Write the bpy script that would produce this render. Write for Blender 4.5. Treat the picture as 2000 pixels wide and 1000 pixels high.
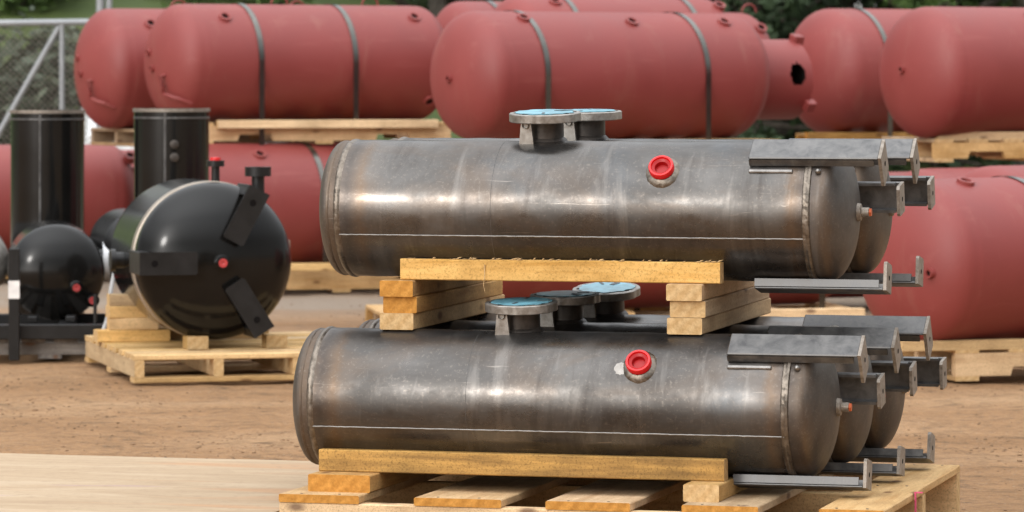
import bpy, bmesh, math, random
from mathutils import Vector, Matrix, noise
R = math.radians
random.seed(7)
for o in list(bpy.data.objects): bpy.data.objects.remove(o)
sc = bpy.context.scene
COL = sc.collection

# ---------------------------------------------------------------- camera
F = 8000.0; HOR = 150.0; CAMH = 1.19          # focal length and horizon in photo pixels, eye height
cd = bpy.data.cameras.new('camera'); cam = bpy.data.objects.new('camera', cd); COL.objects.link(cam)
cam.location = (0, 0, CAMH); cam.rotation_euler = (R(90), 0, 0)
cd.sensor_width = 36; cd.lens = F/2000*36; cd.shift_y = -(500-HOR)/2000
cd.clip_end = 600
cd.dof.use_dof = True; cd.dof.focus_distance = 10.15; cd.dof.aperture_fstop = 9.0
sc.camera = cam
# ---------------------------------------------------------------- world, sun, exposure
SUN_EL, SUN_AZ = 17.0, -148.0     # azimuth: degrees clockwise from +Y (behind the camera, to the left)
w = bpy.data.worlds.new('World'); sc.world = w; w.use_nodes = True
nt = w.node_tree; nt.nodes.clear()
sky = nt.nodes.new('ShaderNodeTexSky'); sky.sky_type = 'NISHITA'; sky.sun_disc = False
sky.sun_elevation = R(SUN_EL); sky.sun_rotation = R(SUN_AZ)
sky.dust_density = 1.0; sky.air_density = 1.2; sky.ozone_density = 1.0
hs = nt.nodes.new('ShaderNodeHueSaturation'); hs.inputs['Saturation'].default_value = 0.12
bg = nt.nodes.new('ShaderNodeBackground'); bg.inputs['Strength'].default_value = 0.125
wo = nt.nodes.new('ShaderNodeOutputWorld')
# overcast: the cloud deck is brightest overhead
tcw = nt.nodes.new('ShaderNodeTexCoord'); sxw = nt.nodes.new('ShaderNodeSeparateXYZ'); rw = nt.nodes.new('ShaderNodeValToRGB'); mw = nt.nodes.new('ShaderNodeMix'); mw.data_type = 'RGBA'; mw.blend_type = 'MULTIPLY'; mw.inputs[0].default_value = 1.0
nt.links.new(tcw.outputs['Generated'], sxw.inputs[0]); nt.links.new(sxw.outputs['Z'], rw.inputs['Fac'])
e = rw.color_ramp.elements; e[0].position = 0.0; e[0].color = (0.05, 0.05, 0.05, 1); e[1].position = 1.0; e[1].color = (1, 0.99, 0.97, 1)
e2 = e.new(0.25); e2.color = (0.06, 0.06, 0.06, 1); e3 = e.new(0.6); e3.color = (0.30, 0.30, 0.30, 1)
vm = nt.nodes.new('ShaderNodeVectorMath'); vm.operation = 'SCALE'; vm.inputs['Scale'].default_value = 15.0
nt.links.new(sky.outputs[0], hs.inputs['Color']); nt.links.new(hs.outputs[0], mw.inputs[6]); nt.links.new(rw.outputs[0], vm.inputs[0]); nt.links.new(vm.outputs[0], mw.inputs[7]); nt.links.new(mw.outputs[2], bg.inputs[0]); nt.links.new(bg.outputs[0], wo.inputs[0])
sd = bpy.data.lights.new('sun', 'SUN'); sun = bpy.data.objects.new('sun', sd); COL.objects.link(sun)
sd.energy = 0.55; sd.angle = R(8); sd.color = (1.0, 0.96, 0.91)
az = R(SUN_AZ); el = R(SUN_EL)
sdir = Vector((math.sin(az)*math.cos(el), math.cos(az)*math.cos(el), math.sin(el)))
sun.rotation_euler = sdir.to_track_quat('Z', 'Y').to_euler(); sun.location = sdir*40
sc.view_settings.view_transform = 'Standard'; sc.view_settings.look = 'None'
sc.view_settings.exposure = -0.02; sc.view_settings.gamma = 1.0
sc.render.engine = 'CYCLES'

def PX(x, D): return (x-1000)/F*D
def PZ(y, D): return CAMH-(y-HOR)/F*D
def P(x, y, D): return Vector((PX(x, D), D, PZ(y, D)))

# ---------------------------------------------------------------- material helpers
def newmat(name):
    m = bpy.data.materials.new(name); m.use_nodes = True
    t = m.node_tree; b = t.nodes['Principled BSDF']
    return m, t, b
def N(t, typ, **kw):
    n = t.nodes.new(typ)
    for k, v in kw.items():
        if k in n.inputs.keys(): 
            n.inputs[k].default_value = v
        else: setattr(n, k, v)
    return n
def coords(t, scale=(1, 1, 1), rnd=True, out='Object'):
    tc = N(t, 'ShaderNodeTexCoord'); mp = N(t, 'ShaderNodeMapping'); mp.inputs['Scale'].default_value = scale
    src = tc.outputs[out]
    if rnd:
        oi = N(t, 'ShaderNodeObjectInfo'); ml = N(t, 'ShaderNodeMath', operation='MULTIPLY'); ml.inputs[1].default_value = 37.0
        t.links.new(oi.outputs['Random'], ml.inputs[0])
        ad = N(t, 'ShaderNodeVectorMath', operation='ADD')
        t.links.new(src, ad.inputs[0]); t.links.new(ml.outputs[0], ad.inputs[1]); src = ad.outputs[0]
    t.links.new(src, mp.inputs['Vector'])
    return mp.outputs[0]
def noise_n(t, vec, scale, detail=4, rough=0.55, dist=0.0):
    n = N(t, 'ShaderNodeTexNoise'); n.inputs['Scale'].default_value = scale; n.inputs['Detail'].default_value = detail
    n.inputs['Roughness'].default_value = rough; n.inputs['Distortion'].default_value = dist
    t.links.new(vec, n.inputs['Vector']); return n.outputs['Fac']
def ramp(t, fac, stops, interp='LINEAR'):
    r = N(t, 'ShaderNodeValToRGB'); e = r.color_ramp.elements; r.color_ramp.interpolation = interp
    while len(e) < len(stops): e.new(0.5)
    for i, (p, c) in enumerate(stops):
        e[i].position = p; e[i].color = (c, c, c, 1) if isinstance(c, (int, float)) else (*c, 1)
    t.links.new(fac, r.inputs['Fac']); return r.outputs['Color']
def mix(t, fac, a, b, mode='MIX'):
    m = N(t, 'ShaderNodeMix', data_type='RGBA', blend_type=mode)
    for sock, v in ((m.inputs[0], fac), (m.inputs[6], a), (m.inputs[7], b)):
        if hasattr(v, 'links') or isinstance(v, bpy.types.NodeSocket): t.links.new(v, sock)
        elif isinstance(v, (int, float)): sock.default_value = v
        else: sock.default_value = (*v, 1)
    return m.outputs[2]
def bump(t, b, h, strength=0.3, dist=0.01):
    n = N(t, 'ShaderNodeBump'); n.inputs['Strength'].default_value = strength; n.inputs['Distance'].default_value = dist
    t.links.new(h, n.inputs['Height']); t.links.new(n.outputs[0], b.inputs['Normal'])
def mrange(t, v, a, b_, c=0.0, d=1.0):
    n = N(t, 'ShaderNodeMapRange'); t.links.new(v, n.inputs[0])
    for i, x in enumerate((a, b_, c, d)): n.inputs[1+i].default_value = x
    return n.outputs[0]
def math_n(t, op, a, b=None):
    n = N(t, 'ShaderNodeMath', operation=op)
    for i, v in enumerate((a, b)):
        if v is None: continue
        if isinstance(v, (int, float)): n.inputs[i].default_value = v
        else: t.links.new(v, n.inputs[i])
    return n.outputs[0]

def wood_mat(name, light, dark, knot=(0.16, 0.07, 0.025), rough=0.75, weath=0.0):
    m, t, b = newmat(name)
    v = coords(t, (1.6, 22, 22))
    g = noise_n(t, v, 1.6, 6, 0.62, 0.6)
    c = ramp(t, g, [(0.30, dark), (0.55, light), (0.80, tuple(x*1.12 for x in light))])
    v2 = coords(t, (5, 7, 7)); n2 = noise_n(t, v2, 1.5, 3)
    c = mix(t, ramp(t, n2, [(0.42, 0.0), (0.75, 0.65)]), c, tuple(x*0.66 for x in dark))
    v3 = coords(t, (5, 11, 11)); vo = N(t, 'ShaderNodeTexVoronoi'); vo.inputs['Scale'].default_value = 1.0
    t.links.new(v3, vo.inputs['Vector'])
    c = mix(t, ramp(t, vo.outputs['Distance'], [(0.07, 0.85), (0.16, 0.0)]), c, knot)
    v5 = coords(t, (60, 60, 60)); n5 = noise_n(t, v5, 3, 4, 0.8)      # stains, handling dirt
    c = mix(t, ramp(t, n5, [(0.50, 0.0), (0.66, 0.65)]), c, tuple(x*0.45 for x in dark))
    oi = N(t, 'ShaderNodeObjectInfo')
    hv = N(t, 'ShaderNodeHueSaturation'); t.links.new(mrange(t, math_n(t, 'FRACT', math_n(t, 'MULTIPLY', oi.outputs['Random'], 7.3)), 0, 1, 0.78, 1.08), hv.inputs['Saturation']); t.links.new(mrange(t, oi.outputs['Random'], 0, 1, 0.74, 1.16), hv.inputs['Value'])
    t.links.new(c, hv.inputs['Color']); t.links.new(hv.outputs[0], b.inputs['Base Color'])
    b.inputs['Roughness'].default_value = rough; b.inputs['Specular IOR Level'].default_value = 0.25
    bump(t, b, math_n(t, 'ADD', g, n5), 0.45, 0.002)
    return m
def end_mat(name, light, dark):
    m, t, b = newmat(name)
    tc = coords(t, (1, 1, 1)); wv = N(t, 'ShaderNodeTexWave', wave_type='RINGS', rings_direction='X')
    wv.inputs['Scale'].default_value = 11; wv.inputs['Distortion'].default_value = 3.0; wv.inputs['Detail'].default_value = 3
    mp = N(t, 'ShaderNodeMapping'); mp.inputs['Location'].default_value = (0, .05, .07); t.links.new(tc, mp.inputs['Vector'])
    t.links.new(mp.outputs[0], wv.inputs['Vector'])
    n2 = noise_n(t, coords(t, (30, 30, 30)), 3, 5, 0.7)
    c = mix(t, mrange(t, wv.outputs['Fac'], 0, 1, 0.45, 1.0), dark, light); c = mix(t, ramp(t, n2, [(0.35, 0.6), (0.65, 0.0)]), c, tuple(x*0.62 for x in dark))
    t.links.new(c, b.inputs['Base Color']); b.inputs['Roughness'].default_value = 0.85; b.inputs['Specular IOR Level'].default_value = 0.15
    bump(t, b, n2, 0.4, 0.002); return m

M = {}
M['pine'] = wood_mat('pale_pine', (0.64, 0.42, 0.20), (0.48, 0.27, 0.10))
M['pine_end'] = end_mat('pale_pine_end', (0.66, 0.46, 0.24), (0.50, 0.30, 0.12))
M['orange'] = wood_mat('orange_lumber', (0.60, 0.34, 0.10), (0.40, 0.19, 0.045))
M['orange_end'] = end_mat('orange_end', (0.62, 0.30, 0.07), (0.44, 0.19, 0.035))
M['rough'] = wood_mat('rough_sawn', (0.76, 0.48, 0.19), (0.56, 0.31, 0.095))
M['brown'] = wood_mat('brown_plank', (0.52, 0.30, 0.095), (0.22, 0.125, 0.045))
M['shade'] = wood_mat('shaded_pine', (0.42, 0.28, 0.15), (0.27, 0.16, 0.075))  # darker copy of the pine, with shade put into its colour
M['grey'] = wood_mat('grey_weathered_wood', (0.26, 0.23, 0.20), (0.12, 0.10, 0.085))
M['yellow'] = wood_mat('yellow_pine', (0.72, 0.47, 0.20), (0.56, 0.33, 0.12))

def ply_mat():
    m, t, b = newmat('plywood_face')
    v = coords(t, (0.6, 3.2, 3.2), False); g = noise_n(t, v, 1.4, 8, 0.68, 2.2)
    c = ramp(t, g, [(0.28, (0.32, 0.215, 0.125)), (0.5, (0.40, 0.29, 0.18)), (0.72, (0.46, 0.35, 0.235))])
    n2 = noise_n(t, coords(t, (1.0, 5, 5), False), 1.1, 3, 0.5, 0.8)
    c = mix(t, ramp(t, n2, [(0.54, 0.0), (0.70, 0.55)]), c, (0.42, 0.21, 0.09))
    n3 = noise_n(t, coords(t, (1.8, 9, 9), False), 0.9, 2)
    c = mix(t, ramp(t, n3, [(0.69, 0.0), (0.76, 0.5)]), c, (0.34, 0.22, 0.26))
    n4 = noise_n(t, coords(t, (1, 1, 1), False), 30, 6, 0.8)
    c = mix(t, ramp(t, n4, [(0.50, 0.0), (0.70, 0.55)]), c, (0.27, 0.18, 0.11))
    t.links.new(c, b.inputs['Base Color']); b.inputs['Roughness'].default_value = 0.8
    bump(t, b, g, 0.2, 0.002); return m
M['ply'] = ply_mat()

def steel_mat(name, dark=(0.058, 0.054, 0.051), light=(0.165, 0.157, 0.149), half=0.595, r0=0.20, r1=0.50, metal=0.85):
    m, t, b = newmat(name)
    v = coords(t, (1.6, 3.0, 2.4)); n1 = noise_n(t, v, 1.5, 6, 0.60, 0.7)
    c = ramp(t, n1, [(0.30, dark), (0.5, tuple(a*.55+b_*.45 for a, b_ in zip(dark, light))), (0.72, light)])
    n2 = noise_n(t, coords(t, (1.0, 2.5, 2.5)), 2.3, 4, 0.6, 1.0)
    c = mix(t, ramp(t, n2, [(0.48, 0.0), (0.68, 0.45)]), c, (0.130, 0.094, 0.068))           # brown oxide
    n3 = noise_n(t, coords(t, (2.0, 1.2, 1.2)), 2.0, 3)
    c = mix(t, ramp(t, n3, [(0.52, 0.0), (0.72, 0.45)]), c, (0.115, 0.135, 0.155))           # blue mill scale
    st = noise_n(t, coords(t, (90, 2, 2)), 1.2, 3, 0.6)                                    # rolling marks round the shell
    c = mix(t, ramp(t, st, [(0.35, 0.14), (0.65, 0.0)]), c, (0.09, 0.08, 0.075))
    # heat tint and rust beside the girth welds
    tc = N(t, 'ShaderNodeTexCoord'); sx = N(t, 'ShaderNodeSeparateXYZ'); t.links.new(tc.outputs['Object'], sx.inputs[0])
    ax = math_n(t, 'ABSOLUTE', sx.outputs['X']); jit = noise_n(t, coords(t, (3, 9, 9)), 3, 4, 0.7)
    d = math_n(t, 'ABSOLUTE', math_n(t, 'SUBTRACT', math_n(t, 'ADD', ax, mrange(t, jit, 0, 1, -0.02, 0.02)), half-0.005))
    c = mix(t, ramp(t, mrange(t, d, 0.0, 0.10), [(0.0, 0.2), (0.38, 0.62), (0.58, 0.12), (1.0, 0.0)]), c, (0.145, 0.095, 0.060))
    c = mix(t, ramp(t, mrange(t, d, 0.0, 0.06), [(0.0, 0.6), (0.55, 0.0)]), c, (0.055, 0.045, 0.04))
    hm = noise_n(t, coords(t, (14, 1.2, 2.5)), 1.3, 5, 0.62, 0.5)                          # wiped and ground smears
    c = mix(t, ramp(t, hm, [(0.55, 0.0), (0.68, 0.4)]), c, (0.22, 0.205, 0.19))
    hd = noise_n(t, coords(t, (6, 1.5, 1.5)), 1.6, 5, 0.65, 0.6)
    c = mix(t, ramp(t, hd, [(0.56, 0.0), (0.70, 0.5)]), c, (0.045, 0.038, 0.034))
    fs = noise_n(t, coords(t, (1, 1, 1)), 120, 4, 0.7)
    c = mix(t, ramp(t, fs, [(0.55, 0.0), (0.8, 0.5)]), c, (0.25, 0.22, 0.19))
    sc_ = noise_n(t, coords(t, (3, 70, 70)), 1.0, 4, 0.7, 2.0)                             # fine scratches
    c = mix(t, ramp(t, sc_, [(0.66, 0.0), (0.72, 0.35)]), c, (0.38, 0.34, 0.30))
    t.links.new(c, b.inputs['Base Color'])
    b.inputs['Metallic'].default_value = metal
    rr = noise_n(t, coords(t, (3, 3.5, 3.5)), 1.6, 7, 0.66, 0.2)
    t.links.new(mrange(t, rr, 0.36, 0.66, r0, r1), b.inputs['Roughness'])
    bump(t, b, fs, 0.10, 0.001)
    return m
M['steel'] = steel_mat('mill_scale_steel')
M['cap_steel'] = steel_mat('dished_head_steel', (0.075, 0.066, 0.058), (0.15, 0.135, 0.12), 0.60, 0.42, 0.6, 0.7)
def plain_metal(name, c1, c2, rough=(0.3, 0.5), metal=0.9, sc_=14, bmp=0.1):
    m, t, b = newmat(name)
    n1 = noise_n(t, coords(t, (1, 1, 1)), sc_, 5, 0.65, 0.4)
    t.links.new(ramp(t, n1, [(0.3, c1), (0.7, c2)]), b.inputs['Base Color'])
    b.inputs['Metallic'].default_value = metal
    t.links.new(mrange(t, n1, 0.3, 0.7, *rough), b.inputs['Roughness'])
    bump(t, b, n1, bmp, 0.002); return m
M['leg'] = plain_metal('leg_plate_steel', (0.085, 0.085, 0.087), (0.20, 0.195, 0.19), (0.36, 0.56), 0.75, 26)
M['legcut'] = plain_metal('cut_plate_steel', (0.16, 0.13, 0.10), (0.36, 0.32, 0.28), (0.45, 0.65), 0.6, 60, 0.3)
M['weld'] = plain_metal('weld_bead', (0.10, 0.082, 0.065), (0.28, 0.24, 0.20), (0.28, 0.5), 0.85, 60, 0.5)
M['bright'] = plain_metal('bright_seam', (0.17, 0.16, 0.15), (0.36, 0.34, 0.32), (0.28, 0.5), 0.9, 40, 0.2)
M['flange'] = plain_metal('machined_flange', (0.20, 0.18, 0.16), (0.42, 0.40, 0.37), (0.35, 0.55), 0.75, 40)
M['neck'] = plain_metal('dark_pipe', (0.03, 0.027, 0.025), (0.09, 0.075, 0.065), (0.35, 0.55), 0.6, 20)
M['galv'] = plain_metal('galvanised_tube', (0.24, 0.25, 0.26), (0.34, 0.35, 0.36), (0.45, 0.6), 0.5, 9)
M['band'] = plain_metal('steel_banding', (0.10, 0.098, 0.09), (0.18, 0.175, 0.16), (0.16, 0.28), 0.9, 5)
M['black'] = plain_metal('gloss_black_paint', (0.005, 0.0048, 0.0045), (0.008, 0.0075, 0.007), (0.11, 0.18), 0.0, 3, 0.03)
M['black'].node_tree.nodes['Principled BSDF'].inputs['Specular IOR Level'].default_value = 0.30
M['satin'] = plain_metal('satin_black_paint', (0.008, 0.008, 0.008), (0.015, 0.014, 0.014), (0.28, 0.42), 0.0, 12, 0.05)
M['satin'].node_tree.nodes['Principled BSDF'].inputs['Specular IOR Level'].default_value = 0.35
M['tan'] = plain_metal('tan_band_reflection', (0.30, 0.25, 0.20), (0.44, 0.38, 0.32), (0.35, 0.5), 0.6, 12)  # tan paints in the glossy reflection seen on the vessel's weld band
def flat(name, col, rough=0.5, spec=0.5, var=0.15, sc_=20):
    m, t, b = newmat(name)
    n1 = noise_n(t, coords(t, (1, 1, 1)), sc_, 4)
    t.links.new(ramp(t, n1, [(0.3, tuple(c*(1-var) for c in col)), (0.7, tuple(min(1, c*(1+var)) for c in col))]), b.inputs['Base Color'])
    b.inputs['Roughness'].default_value = rough; b.inputs['Specular IOR Level'].default_value = spec; return m
M['redcap'] = flat('red_plastic', (0.66, 0.012, 0.014), 0.35, 0.5, 0.06)
M['redin'] = flat('red_recess_shade', (0.36, 0.005, 0.006), 0.4, 0.4, 0.06)  # darker cap red: the shade of the recess put into the colour
M['redfit'] = flat('dull_red_plug', (0.42, 0.04, 0.04), 0.45)
M['orangeplug'] = flat('orange_plug', (0.50, 0.10, 0.03), 0.4)
M['blue'] = flat('blue_film', (0.16, 0.38, 0.47), 0.28, 0.7, 0.45, 22)
M['bluedark'] = flat('dark_gasket', (0.07, 0.085, 0.095), 0.5)
M['white'] = flat('white_paint', (0.72, 0.73, 0.74), 0.4)
M['glass'] = flat('dark_glass', (0.02, 0.025, 0.03), 0.08, 0.8)
M['rubber'] = flat('rubber', (0.02, 0.02, 0.02), 0.8)
M['pink'] = flat('pink_strap', (0.62, 0.07, 0.16), 0.6)
M['paper'] = flat('white_label', (0.72, 0.70, 0.68), 0.7)
M['hose'] = flat('clear_hose', (0.40, 0.40, 0.40), 0.3)
M['darkhole'] = flat('hole_shade', (0.006, 0.005, 0.005), 0.9, 0.1)  # near black: shade of holes and hollow insides put into the colour

def red_mat():
    m, t, b = newmat('red_oxide_primer')
    n1 = noise_n(t, coords(t, (1, 1, 1)), 2.2, 4, 0.5, 0.4)
    c = ramp(t, n1, [(0.3, (0.205, 0.034, 0.030)), (0.7, (0.25, 0.044, 0.039))])
    n2 = noise_n(t, coords(t, (1, 1, 1)), 160, 3, 0.6)
    c = mix(t, ramp(t, n2, [(0.5, 0.0), (0.8, 0.3)]), c, (0.27, 0.05, 0.045))
    n3 = noise_n(t, coords(t, (2, 14, 14)), 1.2, 4, 0.6)
    c = mix(t, ramp(t, n3, [(0.6, 0.0), (0.8, 0.22)]), c, (0.38, 0.13, 0.11))
    n4 = noise_n(t, coords(t, (1.5, 1.5, 0.35)), 4.0, 5, 0.7, 0.6)                          # dust and dried run marks
    c = mix(t, ramp(t, n4, [(0.56, 0.0), (0.78, 0.30)]), c, (0.32, 0.15, 0.11))
    n5 = noise_n(t, coords(t, (1, 1, 1)), 17, 5, 0.75, 1.5)
    c = mix(t, ramp(t, n5, [(0.66, 0.0), (0.74, 0.5)]), c, (0.15, 0.03, 0.026))
    t.links.new(c, b.inputs['Base Color'])
    t.links.new(mrange(t, n1, 0.3, 0.7, 0.50, 0.60), b.inputs['Roughness']); b.inputs['Specular IOR Level'].default_value = 0.5
    bump(t, b, n2, 0.05, 0.002); return m
M['red'] = red_mat()

def ground_mat():
    m, t, b = newmat('packed_dirt')
    n1 = noise_n(t, coords(t, (0.35, 1.0, 1), False), 0.9, 6, 0.6, 0.6)
    c = ramp(t, n1, [(0.30, (0.29, 0.158, 0.074)), (0.5, (0.40, 0.230, 0.116)), (0.70, (0.49, 0.31, 0.172))])
    n2 = noise_n(t, coords(t, (2.4, 3.2, 1), False), 2.4, 8, 0.78, 0.3)
    c = mix(t, ramp(t, n2, [(0.52, 0.0), (0.66, 0.9)]), c, (0.14, 0.087, 0.050))
    n3 = noise_n(t, coords(t, (1, 1, 1), False), 34, 4, 0.7)
    c = mix(t, ramp(t, n3, [(0.35, 0.55), (0.55, 0.0)]), c, (0.18, 0.112, 0.066))
    n6 = noise_n(t, coords(t, (0.25, 0.9, 1), False), 0.8, 3)
    tc = N(t, 'ShaderNodeTexCoord'); sx = N(t, 'ShaderNodeSeparateXYZ'); t.links.new(tc.outputs['Object'], sx.inputs[0])
    far = mrange(t, math_n(t, 'ADD', sx.outputs['Y'], mrange(t, n6, 0.3, 0.7, -2.0, 2.0)), 18.5, 23.0)   # greyer hardstanding further back
    c = mix(t, far, c, (0.33, 0.265, 0.205))
    n4 = noise_n(t, coords(t, (1, 1, 1), False), 130, 2, 0.6)
    c = mix(t, ramp(t, n4, [(0.62, 0.0), (0.72, 0.55)]), c, (0.56, 0.47, 0.37))
    t.links.new(c, b.inputs['Base Color']); b.inputs['Roughness'].default_value = 0.95; b.inputs['Specular IOR Level'].default_value = 0.15
    bump(t, b, math_n(t, 'ADD', n2, math_n(t, 'MULTIPLY', n3, 0.8)), 1.0, 0.03); return m
M['dirt'] = ground_mat()
M['stone'] = flat('pebble', (0.24, 0.15, 0.088), 0.95, 0.1, 0.5, 3)
def veg(name, a, b_, sc_=2.0):
    m, t, b = newmat(name)
    n1 = noise_n(t, coords(t, (1, 1, 1)), sc_, 4)
    t.links.new(ramp(t, n1, [(0.32, a), (0.68, b_)]), b.inputs['Base Color']); b.inputs['Roughness'].default_value = 0.7
    b.inputs['Specular IOR Level'].default_value = 0.3; return m
M['grass'] = veg('grass', (0.035, 0.055, 0.014), (0.085, 0.115, 0.03), 0.6)
M['leaf'] = veg('leaves', (0.045, 0.085, 0.022), (0.10, 0.16, 0.04))
M['leafdark'] = veg('needles', (0.016, 0.030, 0.014), (0.045, 0.070, 0.030))
M['leafgrey'] = veg('grey_green_leaves', (0.05, 0.065, 0.045), (0.11, 0.13, 0.085))
M['bark'] = veg('bark', (0.035, 0.027, 0.02), (0.09, 0.075, 0.06), 9)

# ---------------------------------------------------------------- mesh helpers
class MB:
    def __init__(s): s.bm = bmesh.new(); s.mi = 0
    def face(s, vs, smooth=False):
        try: f = s.bm.faces.new(vs)
        except ValueError: return None
        f.material_index = s.mi; f.smooth = smooth; return f
    def box(s, x0, x1, y0, y1, z0, z1, mt=None, endmi=None, bev=0.0):
        b2 = bmesh.new(); r = bmesh.ops.create_cube(b2, size=1)
        for v in b2.verts:
            v.co = Vector(((x0+x1)/2+v.co.x*(x1-x0), (y0+y1)/2+v.co.y*(y1-y0), (z0+z1)/2+v.co.z*(z1-z0)))
        if bev: bmesh.ops.bevel(b2, geom=list(b2.edges), offset=bev, segments=1, affect='EDGES')
        b2.normal_update()
        mp = {}
        for v in b2.verts: mp[v] = s.bm.verts.new(mt @ v.co if mt else v.co)
        for f in b2.faces:
            g = s.bm.faces.new([mp[v] for v in f.verts])
            g.material_index = endmi if (endmi is not None and abs(f.normal.x) > 0.9) else s.mi
        b2.free(); return s
    def lathe(s, prof, n=64, mt=None, closed_ends=True, jit=0.0):
        """profile (x, r) about the X axis"""
        rings = []
        for (x, r) in prof:
            if r < 1e-6:
                v = s.bm.verts.new(mt @ Vector((x, 0, 0)) if mt else (x, 0, 0)); rings.append([v]); continue
            ring = []
            for i in range(n):
                a = 2*math.pi*i/n; rr = r+(random.uniform(-jit, jit) if jit else 0)
                p = Vector((x+(random.uniform(-jit, jit) if jit else 0), rr*math.cos(a), rr*math.sin(a)))
                ring.append(s.bm.verts.new(mt @ p if mt else p))
            rings.append(ring)
        for a, b in zip(rings[:-1], rings[1:]):
            for i in range(n):
                j = (i+1) % n
                if len(a) == 1 and len(b) == 1: continue
                if len(a) == 1: s.face([a[0], b[j], b[i]], True)
                elif len(b) == 1: s.face([a[i], a[j], b[0]], True)
                else: s.face([a[i], a[j], b[j], b[i]], True)
        return s
    def tube(s, pts, r, n=10, cap=True):
        pts = [Vector(p) for p in pts]; rings = []
        rad = r if isinstance(r, (list, tuple)) else [r]*len(pts)
        up = Vector((0.13, 0.21, 0.97)).normalized()
        for i, p in enumerate(pts):
            d = (pts[min(i+1, len(pts)-1)]-pts[max(i-1, 0)]).normalized()
            a = d.cross(up)
            if a.length < 0.05: a = d.cross(Vector((1, 0, 0)))
            a.normalize(); b = d.cross(a).normalized()
            rings.append([s.bm.verts.new(p+rad[i]*(math.cos(2*math.pi*k/n)*a+math.sin(2*math.pi*k/n)*b)) for k in range(n)])
        for a, b in zip(rings[:-1], rings[1:]):
            for k in range(n): s.face([a[k], a[(k+1) % n], b[(k+1) % n], b[k]], n > 4)
        if cap: s.face(rings[0]); s.face(list(reversed(rings[-1])))
        return s
    def prism(s, poly, y0, y1, mt=None):
        """polygon in XZ extruded along Y"""
        a = [s.bm.verts.new(mt @ Vector((x, y0, z)) if mt else (x, y0, z)) for x, z in poly]
        b = [s.bm.verts.new(mt @ Vector((x, y1, z)) if mt else (x, y1, z)) for x, z in poly]
        n = len(poly); s.face(a); s.face(list(reversed(b)))
        for i in range(n): s.face([a[i], b[i], b[(i+1) % n], a[(i+1) % n]])
        return s
    def build(s, name, mats, parent=None, angle=35):
        bmesh.ops.recalc_face_normals(s.bm, faces=s.bm.faces)
        me = bpy.data.meshes.new(name); s.bm.to_mesh(me); s.bm.free()
        for m in (mats if isinstance(mats, (list, tuple)) else [mats]): me.materials.append(M[m])
        try: me.set_sharp_from_angle(angle=R(angle))
        except Exception: pass
        o = bpy.data.objects.new(name, me); COL.objects.link(o)
        if parent: o.parent = parent
        return o
def tag(o, label=None, cat=None, group=None, kind=None):
    if label: o['label'] = label
    if cat: o['category'] = cat
    if group: o['group'] = group
    if kind: o['kind'] = kind
    return o
def empty(name, loc, rz=0.0, label=None, cat=None, group=None, ry=0.0):
    o = bpy.data.objects.new(name, None); COL.objects.link(o); o.empty_display_size = 0.1
    o.location = loc; o.rotation_euler = (0, ry, rz); tag(o, label, cat, group); return o
def kids(o): return [c for c in bpy.data.objects if c.parent == o]
def copy_tree(o, parent=None):
    c = o.copy(); COL.objects.link(c); c.parent = parent
    for ch in kids(o): copy_tree(ch, c)
    return c
def AXZ(loc): return Matrix.Translation(loc) @ Matrix.Rotation(R(-90), 4, 'Y')   # X axis profile -> +Z

def board_mesh(L, W, T, wob=0.0015, seed=0, endmi=1):
    """a board L x W x T, long along X, centred in X and Y, base at z=0; slightly uneven"""
    b = MB(); n = max(2, int(L/0.15)); rnd = random.Random(seed)
    rings = []; c = 0.0025
    for i in range(n+1):
        x = -L/2+L*i/n; dw = rnd.uniform(-wob, wob); dz = rnd.uniform(-wob, wob)*0.6
        w2 = W/2+dw*0.4
        pr = [(-w2+c, 0), (w2-c, 0), (w2, c), (w2, T-c+dz), (w2-c, T+dz), (-w2+c, T+dz), (-w2, T-c+dz), (-w2, c)]
        rings.append([b.bm.verts.new((x, y+dw*0.5, z)) for y, z in pr])
    for a, d in zip(rings[:-1], rings[1:]):
        for k in range(8): b.face([a[k], a[(k+1) % 8], d[(k+1) % 8], d[k]])
    b.mi = endmi; b.face(rings[0]); b.face(rings[-1]); return b
def board(name, L, W, T, mats, parent=None, loc=(0, 0, 0), rz=0.0, ry=0.0):
    o = board_mesh(L, W, T, seed=random.random()).build(name, mats, parent, 20)
    o.location = loc; o.rotation_euler = (0, ry, rz); return o
def notched(name, L, T, H, mats, parent, loc, rz=0, notches=((-0.27, 0.2), (0.27, 0.2)), nh=0.035):
    poly = [(-L/2, 0)]
    for c, wd in notches:
        x0, x1 = c*L-wd/2, c*L+wd/2
        poly += [(x0, 0), (x0+0.012, nh), (x1-0.012, nh), (x1, 0)]
    poly += [(L/2, 0), (L/2, H), (-L/2, H)]
    b = MB(); b.prism(poly, -T/2, T/2); o = b.build(name, mats, parent, 20); o.location = loc; o.rotation_euler[2] = rz; return o

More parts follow.
